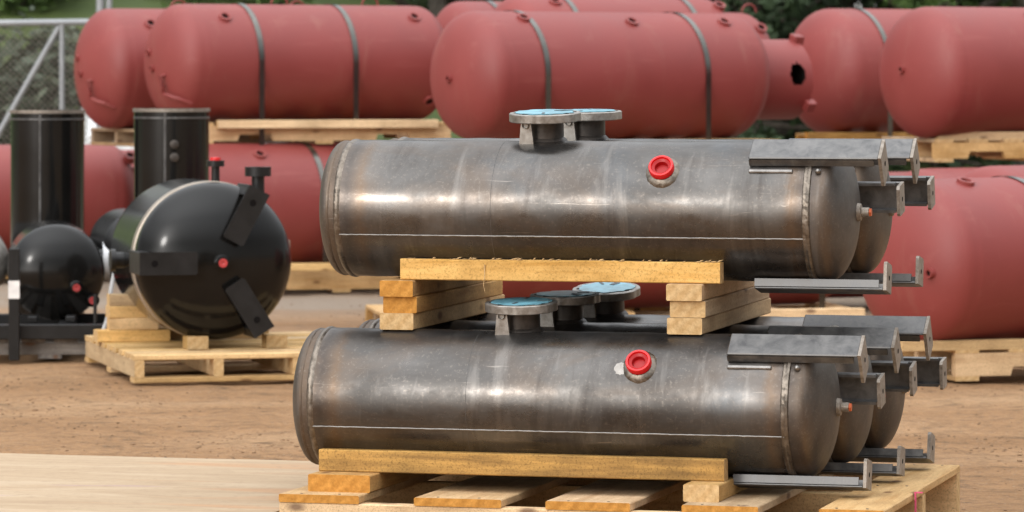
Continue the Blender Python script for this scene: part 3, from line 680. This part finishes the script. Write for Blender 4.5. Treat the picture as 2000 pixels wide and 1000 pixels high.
# pallets of the red tanks (stringer side to the camera) and their chocks
def red_pallet(label, xc, D, psi, zb, H=0.12, L=1.35, W=0.8, dv=0.05, mats=('pine', 'pine_end'), chock=0.04, notch=True, cl=None):
    psi = R(psi)
    p = pallet((PX(xc, D), D, zb), psi, L, W, label, H, mats, nd=7, notch=notch)
    return p
def chock(label, x, y, D, psi, L, T=0.045, mats=('yellow', 'pine_end')):
    z = PZ(y, D); o = board('timber', L, 0.06, T, mats, None, (PX(x, D), D, z), R(psi)); tag(o, label, 'timber', 'chock timbers beside the red tanks'); return o
def rp(label, xc, cy, D, psi, r=0.33, H=0.12, ground=False, **k):
    zb = PZ(cy, D)-r
    if ground: return red_pallet(label, xc, D, psi, 0.0, zb-0.001, **k)
    return red_pallet(label, xc, D, psi, zb-H-0.001, H, **k)
rp('raised pallet carrying the leftmost red tank of the upper row', xleft(155, 1.5, 23.9, 27, 0.34)-20, 134, 23.9, 27, 0.345, H=0.10, mats=('shade', 'shade'))
rp('raised pallet with two fork notches under the strapped upper red tank', 610, 123.5, 23.2, 14, L=1.45, W=0.70)
rp('raised pallet under the skirted red tank behind the steel tanks', 1230, 148, 21.3, 31, H=0.10)
rp('raised pallet under the upper red tank that sits behind the skirt', 1790, 140, 23.6, 14, 0.357, H=0.10, L=1.2, mats=('orange', 'orange_end'))
rp('raised pallet under the red tank at the right edge', 1990, 142, 20.9, 14, H=0.115, L=1.2, W=0.8)
rp('pallet on the ground beneath the lower left red tank', 25, 392, 24.2, 20, ground=True)
rp('pallet on the ground beneath the lower red tank behind the round black vessel', 640, 397, 23.0, 14, 0.34, ground=True, L=1.5)
rp('pallet on the ground beneath the hidden middle red tank', 1192, 464, 19.4, 8, ground=True, L=2.25)
rp('pallet on the ground under the big lower right red tank', xleft(1663, 1.5, 16.5, 35)+30, 503, 16.6, 17, ground=True, L=1.45, W=0.8)
chock('yellow timber along the foot of the strapped upper red tank', 640, 250, 22.83, 14, 1.25)
chock('yellow timber along the foot of the red tank at the right edge', 1935, 275, 20.52, 14, 0.58)
chock('orange timber at the foot of the upper red tank behind the skirt', 1690, 274, 23.1, 14, 0.7, mats=('orange', 'orange_end'))
chock('yellow timber along the foot of the big lower right red tank', 1965, 682, 16.1, 17, 0.9, T=0.04)
chock('pale timber lying in front of the pallet of the hidden middle red tank', 1560, 622, 18.95, 12, 0.62)
chock('pale timber beside the foot of the lower red tank behind the round black vessel', 660, 528, 22.5, 10, 0.62, T=0.04)

# ---------------------------------------------------------------- black vessels
def vessel(label, cpx, cpy, D, r, L, beta, legs=(), plate=0.23, lw=0.09, mats='black', fits=(), band=True, group='black painted vessels on pallets', name='pressure_vessel'):
    beta = R(beta); rz = -(math.pi/2-beta); c = P(cpx, cpy, D)
    rt = empty(name, (c.x, c.y, c.z-r), rz, label, 'tank', group); T0 = Matrix.Translation((0, 0, r))
    b = MB(); b.lathe(list(reversed(head_prof(-L, r, -1, 0.02, 0.5, 14)))+[(-0.02, r)], 112, T0); b.build('shell', mats, rt)
    b = MB(); b.lathe([(-0.002, r-0.03), (-0.002, r+0.002)]+head_prof(0.0, r+0.002, 1, 0.03, 0.5, 24)[1:], 128, T0); hd = b.build('dished_end', mats, rt)
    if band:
        b = MB(); b.lathe([(-0.082, r-0.002), (-0.079, r+0.005), (-0.022, r+0.005), (-0.018, r-0.002)], 112, T0); b.build('weld_band', 'tan', rt)  # raised weld band, its reflection painted as tan
    for a in legs:
        ph = R(180-a); lg = leg(rt, r, r+0.014, ph, -0.04, 0.215 if r > 0.25 else 0.14, lw, plate, ('satin', 'satin'), zc=r, th=0.010, fl=0.045, hr=0.013, hf=0.26)
    for a, q, s, mt_ in fits:   # couplings on the head: picture angle, radius fraction
        y_ = -q*r*math.cos(R(180-a)); z_ = q*r*math.sin(R(180-a)); xx = 0.03+0.5*r*math.sqrt(1-q*q)
        mm = Matrix.Translation((xx, y_, r+z_))
        b = MB(); b.lathe([(-0.03, s*1.25), (0.008, s*1.25), (0.010, s), (0.035, s), (0.036, s*0.7)], 28, mm); f = b.build('coupling', 'black', rt)
        b = MB(); b.lathe([(0.030, s*0.72), (0.037, s*0.68), (0.037, s*0.3), (0.03, 0)], 20, mm); b.build('plug', mt_, f)
    return rt
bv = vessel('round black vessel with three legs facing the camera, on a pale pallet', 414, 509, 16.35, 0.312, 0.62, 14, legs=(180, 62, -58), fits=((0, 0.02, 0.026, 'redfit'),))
# flanged nozzles on top of it
def top_nozzle(rt, x, y, r, hgt, nr, fr, red=False, ft=0.03):
    z = r+math.sqrt(max(0, r*r-y*y))-0.01; b = MB(); b.lathe([(0, nr), (hgt, nr)], 28, AXZ((x, y, z)))
    n_ = b.build('nozzle', 'satin', rt)
    b = MB(); b.lathe([(hgt-0.002, nr), (hgt-0.002, fr), (hgt+ft, fr), (hgt+ft, fr*0.5)], 28, AXZ((x, y, z))); b.lathe([(hgt+ft-0.004, fr*0.52), (hgt+ft-0.004, 0)], 28, AXZ((x, y, z))); b.build('flange', 'satin', n_)
    if red: b = MB(); b.lathe([(hgt+ft+0.001, fr*0.62), (hgt+ft+0.012, fr*0.6), (hgt+ft+0.014, 0)], 24, AXZ((x, y, z))); b.build('cap', 'redcap', n_)
top_nozzle(bv, -0.12, 0.035, 0.312, 0.075, 0.017, 0.036, True, 0.022)
top_nozzle(bv, -0.10, 0.205, 0.312, 0.11, 0.026, 0.053, False, 0.036)
b = MB(); b.lathe([(0.29, 0.032), (0.345, 0.032), (0.345, 0.045), (0.365, 0.045), (0.366, 0)], 32, Matrix.Translation((-0.30, 0, 0.305)) @ Matrix.Rotation(R(-90), 4, 'Z')); b.build('side_nozzle', 'satin', bv)
b = MB(); b.box(-0.03, 0.0, 0.300, 0.318, 0.33, 0.39); b.build('lug', 'tan', bv)
lb = MB(); lb.box(0.10, 0.105, -0.21, -0.17, 0.2, 0.23)
# small black vessel on its skid
sv = vessel('small glossy black vessel on a black skid at the left', 110, 531, 17.7, 0.205, 0.55, 8, fits=((-37, 0.50, 0.024, 'redfit'), (-38, 0.95, 0.024, 'redfit')), band=False)
b = MB(); b.lathe([(0.17, 0.05), (0.195, 0.05), (0.235, 0.055), (0.235, 0.072), (0.262, 0.072), (0.262, 0.05), (0.29, 0.05), (0.29, 0)], 32, Matrix.Translation((-0.14, 0, 0.245)) @ Matrix.Rotation(R(90), 4, 'Z')); b.build('side_flange', 'satin', sv)
b = MB(); b.lathe([(0.205, 0.04), (0.205, 0.083), (0.2345, 0.083), (0.2345, 0.04)], 32, Matrix.Translation((-0.14, 0, 0.245)) @ Matrix.Rotation(R(90), 4, 'Z')); b.build('flange_cover', 'white', sv)
vessel('bare grey vessel cut by the left edge behind the skid post', -48, 512, 18.3, 0.15, 0.6, 8, mats='flange', band=False, group=None)
vessel('dark vessel just visible behind the round black one', 268, 480, 17.9, 0.15, 0.4, 14, mats='satin', band=False, group=None)
# skid: posts, beams
sk = empty('skid_frame', (PX(110, 17.7), 17.7, 0.0), R(4), 'black steel skid with an upright post under the small black vessel', 'frame')
bz = 0.085
b = MB(); b.box(-0.50, 0.36, -0.46, -0.40, bz, bz+0.062, bev=0.003); b.build('beam', 'satin', sk)
b = MB(); b.box(-0.50, 0.36, 0.30, 0.36, bz, bz+0.062, bev=0.003); b.build('beam', 'satin', sk)
for x_ in (-0.49, 0.02, 0.30):
    b = MB(); b.box(x_, x_+0.06, -0.398, 0.298, bz, bz+0.058); b.build('cross_beam', 'satin', sk)
b = MB(); b.box(-0.178, -0.133, -0.52, -0.475, 0.0, 0.47, bev=0.003); pst = b.build('post', 'satin', sk)
b = MB(); b.box(-0.179, -0.132, -0.5235, -0.5205, 0.26, 0.335); b.build('paper_tag', 'paper', pst)
for x_, yv in ((-0.09, -0.25), (0.07, -0.25)):
    b = MB(); b.box(x_-0.02, x_+0.02, yv-0.03, yv+0.12, bz+0.062, 0.17, bev=0.003); b.build('saddle', 'satin', sk)
b = MB(); b.tube([(0.18, -0.42, 0.147), (0.18, -0.42, 0.27)], 0.008, 8); b.build('pin', 'satin', sk)
pallet((PX(105, 17.75), 17.78, 0.0), R(4), 0.78, 0.98, 'weathered grey pallet under the black skid', 0.0845, ('grey', 'grey'), dt=0.016, nd=6)
# hose hanging from the flange
b = MB(); pts = []
for i in range(22):
    t_ = i/21; pts.append(P(226-4*math.sin(t_*5)-28*t_**1.7, 520+125*t_, 17.3-0.1*t_))
b.tube(pts, 0.009, 10); o = b.build('hose', 'hose'); tag(o, 'thin translucent hose hanging beside the small black vessel', 'hose')
# upright cylinders
def cyl(label, xc, ytop, D, r, zb, bolts=False):
    zt = PZ(ytop, D); h = zt-zb; rt = empty('upright_cylinder', (PX(xc, D), D, zb), 0, label, 'cylinder', 'upright black cylinders')
    b = MB(); b.lathe([(0, 0), (0, r), (h*0.5, r), (h-0.002, r), (h, r-0.003), (h, r-0.016), (h-0.05, r-0.016)], 96, AXZ((0, 0, 0))); b.lathe([(h-0.05, r-0.0165), (h-0.05, 0)], 64, AXZ((0, 0, 0))); b.build('body', 'black', rt)
    b = MB(); b.lathe([(h-0.012, r), (h-0.012, r+0.006), (h+0.003, r+0.006), (h+0.003, r-0.01)], 96, AXZ((0, 0, 0))); b.build('rim', 'legcut', rt)
    b = MB(); b.lathe([(h-0.044, r-0.001), (h-0.042, r+0.0035), (h-0.036, r+0.0035), (h-0.034, r-0.001)], 96, AXZ((0, 0, 0))); b.build('ring', 'leg', rt)
    b = MB(); b.tube([(-0.015, -r-0.0002, 0.01), (-0.015, -r-0.0002, h-0.014)], 0.006, 10); b.build('long_seam', 'leg', rt)
    if bolts:
        for zz in (PZ(281, D)-zb, PZ(306, D)-zb):
            b = MB(); b.lathe([(0, 0.020), (r+0.012, 0.020), (r+0.014, 0.016), (r+0.014, 0)], 20, Matrix.Translation((0.0, 0, zz)) @ Matrix.Rotation(R(-90+9), 4, 'Z')); b.build('coupling', 'neck', rt)
    return rt
cyl('upright black cylinder at the far left behind the small vessel', 93, 216, 18.95, 0.170, 0.06)
cyl('upright black cylinder with two bolts behind the round vessel', 335, 213, 18.6, 0.170, 0.12, True)
pallet((PX(93, 18.95), 18.95, 0), 0, 0.5, 0.5, 'small pallet under the far left black cylinder', 0.06, ('grey', 'grey'), dt=0.014, nd=4)
pallet((PX(335, 18.6), 18.6, 0), 0, 0.5, 0.5, 'small pallet under the black cylinder with two bolts', 0.12, ('shade', 'shade'), dt=0.016, nd=4)

# pallet of the round black vessel (stringers run away from the camera)
psi = R(14.5); ax = Vector((math.cos(psi), math.sin(psi), 0)); dv = Vector((-math.sin(psi), math.cos(psi), 0))
c0 = Vector((PX(262, 15.9), 15.9, 0)); W_, Dp = 0.98, 1.28
cc = c0+ax*W_/2+dv*Dp/2
pz = bv.location.z-0.036
pallet(cc, psi+R(90), Dp, W_, 'pale pallet carrying the round black vessel', pz, ('yellow', 'pine_end'), nd=9, dw=0.09, dt=0.02, nstr=4)
for (a, b_, ln, lab) in ((0.30, 0.33, 0.10, 'pale block under the front left of the round black vessel'), (0.62, 0.33, 0.10, 'pale block under the front right of the round black vessel')):
    q = c0+ax*a+dv*b_; o = board('wood_block', ln, 0.085, 0.052, ('yellow', 'pine_end'), None, (q.x, q.y, pz+0.0005), psi+R(90)); tag(o, lab, 'wood block')
q = c0+ax*0.46+dv*0.95
for k in (0,):
    o = board('wood_block', 0.5, 0.085, 0.036, ('yellow', 'pine_end'), None, (q.x, q.y, pz+0.0005), psi); tag(o, 'pale bearer under the rear of the round black vessel', 'wood block')
# crib of timbers at the left rear
q = c0+ax*0.13+dv*0.86
for k in range(4):
    o = board('wood_block', 0.20 if k else 0.30, 0.09, 0.048, ('yellow', 'pine_end'), None, (q.x+0.003*(k % 2), q.y, pz+0.0005+0.0485*k), psi+(0.03*(-1)**k)); tag(o, 'pale timber in the small crib left of the round vessel, %s of four' % ('lowest', 'second', 'third', 'topmost')[k], 'wood block', 'crib of timbers behind the black vessel')

# ---------------------------------------------------------------- gate at the left
GD = 29.0
def gp(x, y): return P(x, y, GD)
gt = empty('gate', (PX(60, GD), GD, 0.0), 0, 'galvanised tube gate with chain-link mesh at the upper left', 'gate')
def gl(p): return p-Vector((PX(60, GD), GD, 0))
def tubeobj(name, pts, r, par): b = MB(); b.tube([gl(p) for p in pts], r, 12); return b.build(name, 'galv', par)
tubeobj('top_rail', [gp(-260, 48), gp(186, 43)], 0.024, gt)
tubeobj('upright', [gp(121, 47), Vector((PX(121, GD), GD, 0.1))], 0.020, gt)
tubeobj('upright', [gp(-250, 47), Vector((PX(-250, GD), GD, 0.1))], 0.020, gt)
tubeobj('bottom_rail', [Vector((PX(-260, GD), GD, 0.1)), Vector((PX(186, GD), GD, 0.1))], 0.022, gt)
tubeobj('brace', [gp(116, 52), gp(-150, 520)], 0.021, gt)
b = MB(); x0, x1 = PX(-250, GD), PX(186, GD); zt = PZ(47, GD); H_ = zt-0.1; st_ = 0.045
k = x0-H_
while k < x1:
    for s_ in (1, -1):
        a_, z_a, c__, z_c = (k, 0.1, k+H_, zt) if s_ > 0 else (k+H_, 0.1, k, zt)
        pts = []
        for t_ in (0, 1): pts.append([a_+(c__-a_)*t_, z_a+(z_c-z_a)*t_])
        def clip(p, q, xl):
            f = (xl-p[0])/(q[0]-p[0]); return [xl, p[1]+(q[1]-p[1])*f]
        p, q = pts
        if p[0] > q[0]: p, q = q, p
        if q[0] <= x0 or p[0] >= x1: continue
        if p[0] < x0: p = clip(p, q, x0)
        if q[0] > x1: q = clip(p, q, x1)
        b.tube([gl(Vector((p[0], GD+0.003*s_, p[1]))), gl(Vector((q[0], GD+0.003*s_, q[1])))], 0.0018, 4, False)
    k += st_
b.build('chain_link_mesh', 'legcut', gt)
for x_, r_ in ((196, 0.030), (213, 0.022)):
    b = MB(); b.tube([(0, 0, 0), (0, 0, 2.6)], r_, 16); b.lathe([(2.6, r_+0.004), (2.62, r_), (2.63, 0)], 16, AXZ((0, 0, 0))); o = b.build('gate_post', 'galv'); o.location = (PX(x_, GD), GD, 0)
    tag(o, 'thicker galvanised gate post at the upper left' if r_ > 0.025 else 'thinner galvanised post just right of the thick gate post', 'post')

# ---------------------------------------------------------------- white car beyond the gate
CD = 32.0
car = empty('parked_car', (PX(128, CD)+0.86, CD+2.1, 0), R(-90), 'white car parked beyond the gate, partly behind the left red tank', 'car')
sec = [(-2.1, 0.35, 0.80), (-2.0, 0.30, 0.98), (-1.3, 0.28, 1.04), (-0.75, 0.28, 1.08), (0.6, 0.28, 1.08), (1.3, 0.28, 1.04), (1.95, 0.30, 0.98), (2.1, 0.38, 0.78)]
b = MB(); rows = []
for x_, z0_, z1_ in sec:
    hw = 0.86 if abs(x_) < 1.9 else 0.74
    rows.append([b.bm.verts.new(p) for p in [(x_, -hw+.05, z0_), (x_, -hw, z0_+.12), (x_, -hw, (z0_+z1_)/2), (x_, -hw+.05, z1_-.06), (x_, -hw+.16, z1_), (x_, hw-.16, z1_), (x_, hw-.05, z1_-.06), (x_, hw, (z0_+z1_)/2), (x_, hw, z0_+.12), (x_, hw-.05, z0_)]])
for a_, c__ in zip(rows[:-1], rows[1:]):
    for i in range(10): b.face([a_[i], a_[(i+1) % 10], c__[(i+1) % 10], c__[i]], True)
b.face(rows[0]); b.face(rows[-1]); b.build('body', 'white', car, 40)
b = MB(); b.prism([(-1.35, 1.03), (-0.75, 1.38), (0.35, 1.42), (1.05, 1.05)], -0.66, 0.66); cb = b.build('cabin', 'white', car)
b = MB(); b.prism([(-1.15, 1.08), (-0.7, 1.33), (0.3, 1.36), (0.85, 1.08)], -0.668, -0.662); b.build('window', 'glass', cb)
for x_ in (-1.3, 1.3):
    for y_ in (-0.78, 0.78):
        b = MB(); b.lathe([(-0.1, 0.0), (-0.1, 0.28), (-0.08, 0.31), (0.08, 0.31), (0.1, 0.28), (0.1, 0.0)], 28, Matrix.Translation((x_, y_, 0.31)) @ Matrix.Rotation(R(90), 4, 'Z')); wh = b.build('wheel', 'rubber', car)
        b = MB(); b.lathe([(-0.106, 0.0), (-0.106, 0.18), (0.106, 0.18), (0.106, 0.0)], 20, Matrix.Translation((x_, y_, 0.31)) @ Matrix.Rotation(R(90), 4, 'Z')); b.build('rim', 'galv', wh)

# ---------------------------------------------------------------- trees and shrubs
def leaves(b, c, rad_, n, s, rnd, flatk=1.0):
    for _ in range(n):
        d = Vector((rnd.gauss(0, 1), rnd.gauss(0, 1), rnd.gauss(0, 1)))
        if d.length < 1e-3: continue
        d.normalize(); p = c+Vector((d.x*rad_[0], d.y*rad_[1], d.z*rad_[2]))*rnd.random()**0.4
        a = Vector((rnd.uniform(-1, 1), rnd.uniform(-1, 1), rnd.uniform(-.6, .6))).normalized(); q = a.cross(Vector((rnd.uniform(-1, 1), rnd.uniform(-1, 1), rnd.uniform(-1, 1)))).normalized()
        s_ = s*rnd.uniform(0.6, 1.4); v = [b.bm.verts.new(p-a*s_), b.bm.verts.new(p+q*s_*0.45), b.bm.verts.new(p+a*s_), b.bm.verts.new(p-q*s_*0.45)]; b.face(v)
def make_tree(kind, seed):
    rnd = random.Random(seed); H = {'conifer': 9.0, 'broad': 7.0}[kind]
    tr = MB(); tr.tube([(0, 0, -0.3), (0.05, 0, H*0.3), (-0.03, 0.04, H*0.6), (0, 0, H*0.93)], [0.17, 0.14, 0.09, 0.02], 10)
    cr = MB()
    if kind == 'conifer':
        z = 0.35
        while z < H:
            R_ = (H-z)/H*2.0+0.15
            for k in range(6):
                a = rnd.uniform(0, 6.28); l_ = R_*rnd.uniform(0.65, 1.1); e = Vector((math.cos(a)*l_, math.sin(a)*l_, z-0.12*l_))
                tr.tube([(0, 0, z), tuple(e)], [0.03, 0.008], 5)
                for t_ in (0.35, 0.6, 0.8, 1.0): leaves(cr, Vector((e.x*t_, e.y*t_, z-0.12*l_*t_)), (0.26, 0.26, 0.10), 20, 0.07, rnd)
            z += 0.33
    else:
        for k in range(20):
            a = rnd.uniform(0, 6.28); z0_ = rnd.uniform(0.08, 0.7)*H; l_ = rnd.uniform(0.9, 2.3); e = Vector((math.cos(a)*l_, math.sin(a)*l_, z0_+rnd.uniform(0.1, 1.4)))
            tr.tube([(0, 0, z0_*0.8), (e.x*.5, e.y*.5, z0_+0.1), tuple(e)], [0.06, 0.04, 0.012], 6)
            for j in range(5):
                leaves(cr, e+Vector((rnd.gauss(0, .4), rnd.gauss(0, .4), rnd.gauss(0, .35))), (0.45, 0.45, 0.32), 75, 0.065, rnd)
    return tr, cr
protos = {}
for kind, seed, lm in (('conifer', 1, 'leafdark'), ('conifer', 2, 'leafdark'), ('broad', 3, 'leafdark'), ('broad', 4, 'leaf')):
    tr, cr = make_tree(kind, seed); nm = 'conifer_tree' if kind == 'conifer' else 'broadleaf_tree'
    rt = empty(nm, (0, 0, 0)); tr.build('trunk', 'bark', rt); cr.build('crown', lm, rt); protos[(kind, seed)] = [rt, False]
def put_tree(key, x, D, z, rz, s, label):
    p = protos[key]; o = p[0] if not p[1] else copy_tree(p[0]); p[1] = True
    o.location = (PX(x, D), D, z); o.rotation_euler[2] = rz; o.scale = (s, s, s); tag(o, label, 'tree', 'trees behind the yard')
T = [(('conifer', 1), 1455, 38, 0.1, 0.3, 1.0, 'dark conifer behind the lug of the far red tank'), (('broad', 3), 1535, 41, 0.4, 1.0, 1.0, 'dark loose tree above the gap over the skirt'),
     (('conifer', 2), 1640, 39, 0.2, 2.0, 1.1, 'dark conifer above the tank behind the skirt'), (('conifer', 1), 1760, 42, 0.4, 4.0, 1.1, 'dark conifer above the gap between the two upper right tanks'),
     (('broad', 3), 1850, 38.5, 0.2, 2.5, 1.0, 'dark loose tree above the red tank at the right edge'), (('conifer', 2), 1935, 41, 0.3, 5.0, 1.0, 'dark conifer second from the right edge'),
     (('broad', 4), 2010, 38, 0.2, 0.7, 0.9, 'lighter green tree at the top right corner'), (('conifer', 1), 1340, 43, 0.4, 1.4, 1.0, 'dark conifer hidden behind the far red tanks'),
     (('broad', 3), 870, 40, 0.3, 3.0, 0.9, 'dark tree above the dip between the two strapped upper tanks'), (('conifer', 2), 760, 43, 0.8, 0.2, 1.0, 'dark conifer above the right half of the two-strap tank'),
     (('broad', 3), 1100, 44, 0.5, 5.2, 1.0, 'dark tree behind the skirted red tank')]
for a in T: put_tree(*a)
# shrubs on the bank and behind the gate
def make_shrub(seed):
    rnd = random.Random(seed); st_ = MB(); fo = MB()
    for k in range(9):
        a = rnd.uniform(0, 6.28); l_ = rnd.uniform(0.2, 0.6); e = Vector((math.cos(a)*l_, math.sin(a)*l_, rnd.uniform(0.4, 1.15)))
        st_.tube([(0, 0, -0.1), (e.x*.4, e.y*.4, e.z*.5), tuple(e)], [0.02, 0.015, 0.006], 5); leaves(fo, e, (0.32, 0.32, 0.28), 150, 0.045, rnd); leaves(fo, e*0.6, (0.3, 0.3, 0.25), 90, 0.045, rnd)
    return st_, fo
sh = []
for seed, lm in ((11, 'leafgrey'), (12, 'leaf')):
    s_, f_ = make_shrub(seed); rt = empty('shrub', (0, 0, 0)); s_.build('stem', 'bark', rt); f_.build('foliage', lm, rt); sh.append([rt, False])
def put_shrub(i, x, D, z, rz, s, label):
    p = sh[i]; o = p[0] if not p[1] else copy_tree(p[0]); p[1] = True
    o.location = (PX(x, D), D, z); o.rotation_euler[2] = rz; o.scale = (s*1.1, s*1.1, s); tag(o, label, 'shrub', 'shrubs on the bank')
SH = [(0, 10, 33.5, 0.0, 0.4, 1.35, 'grey-green shrub behind the left edge of the gate'), (0, 75, 34.2, 0.0, 1.7, 1.3, 'grey-green shrub behind the middle of the gate'),
      (0, 140, 34.0, 0.0, 3.0, 1.2, 'grey-green shrub behind the gate upright'), (1, 30, 38.5, 1.4, 2.2, 1.0, 'green shrub on the bank above the gate rail at the far left'),
      (1, 150, 39.5, 1.6, 0.9, 1.0, 'green shrub on the bank left of the gate post'), (1, 290, 39.0, 1.35, 4.1, 1.0, 'green shrub on the bank above the leftmost upper red tank'),
      (1, 420, 40.0, 1.5, 5.3, 1.05, 'green shrub on the bank above the left strap'), (1, 560, 39.0, 1.2, 0.1, 1.0, 'green shrub on the bank between the two straps')]
for a in SH: put_shrub(*a)
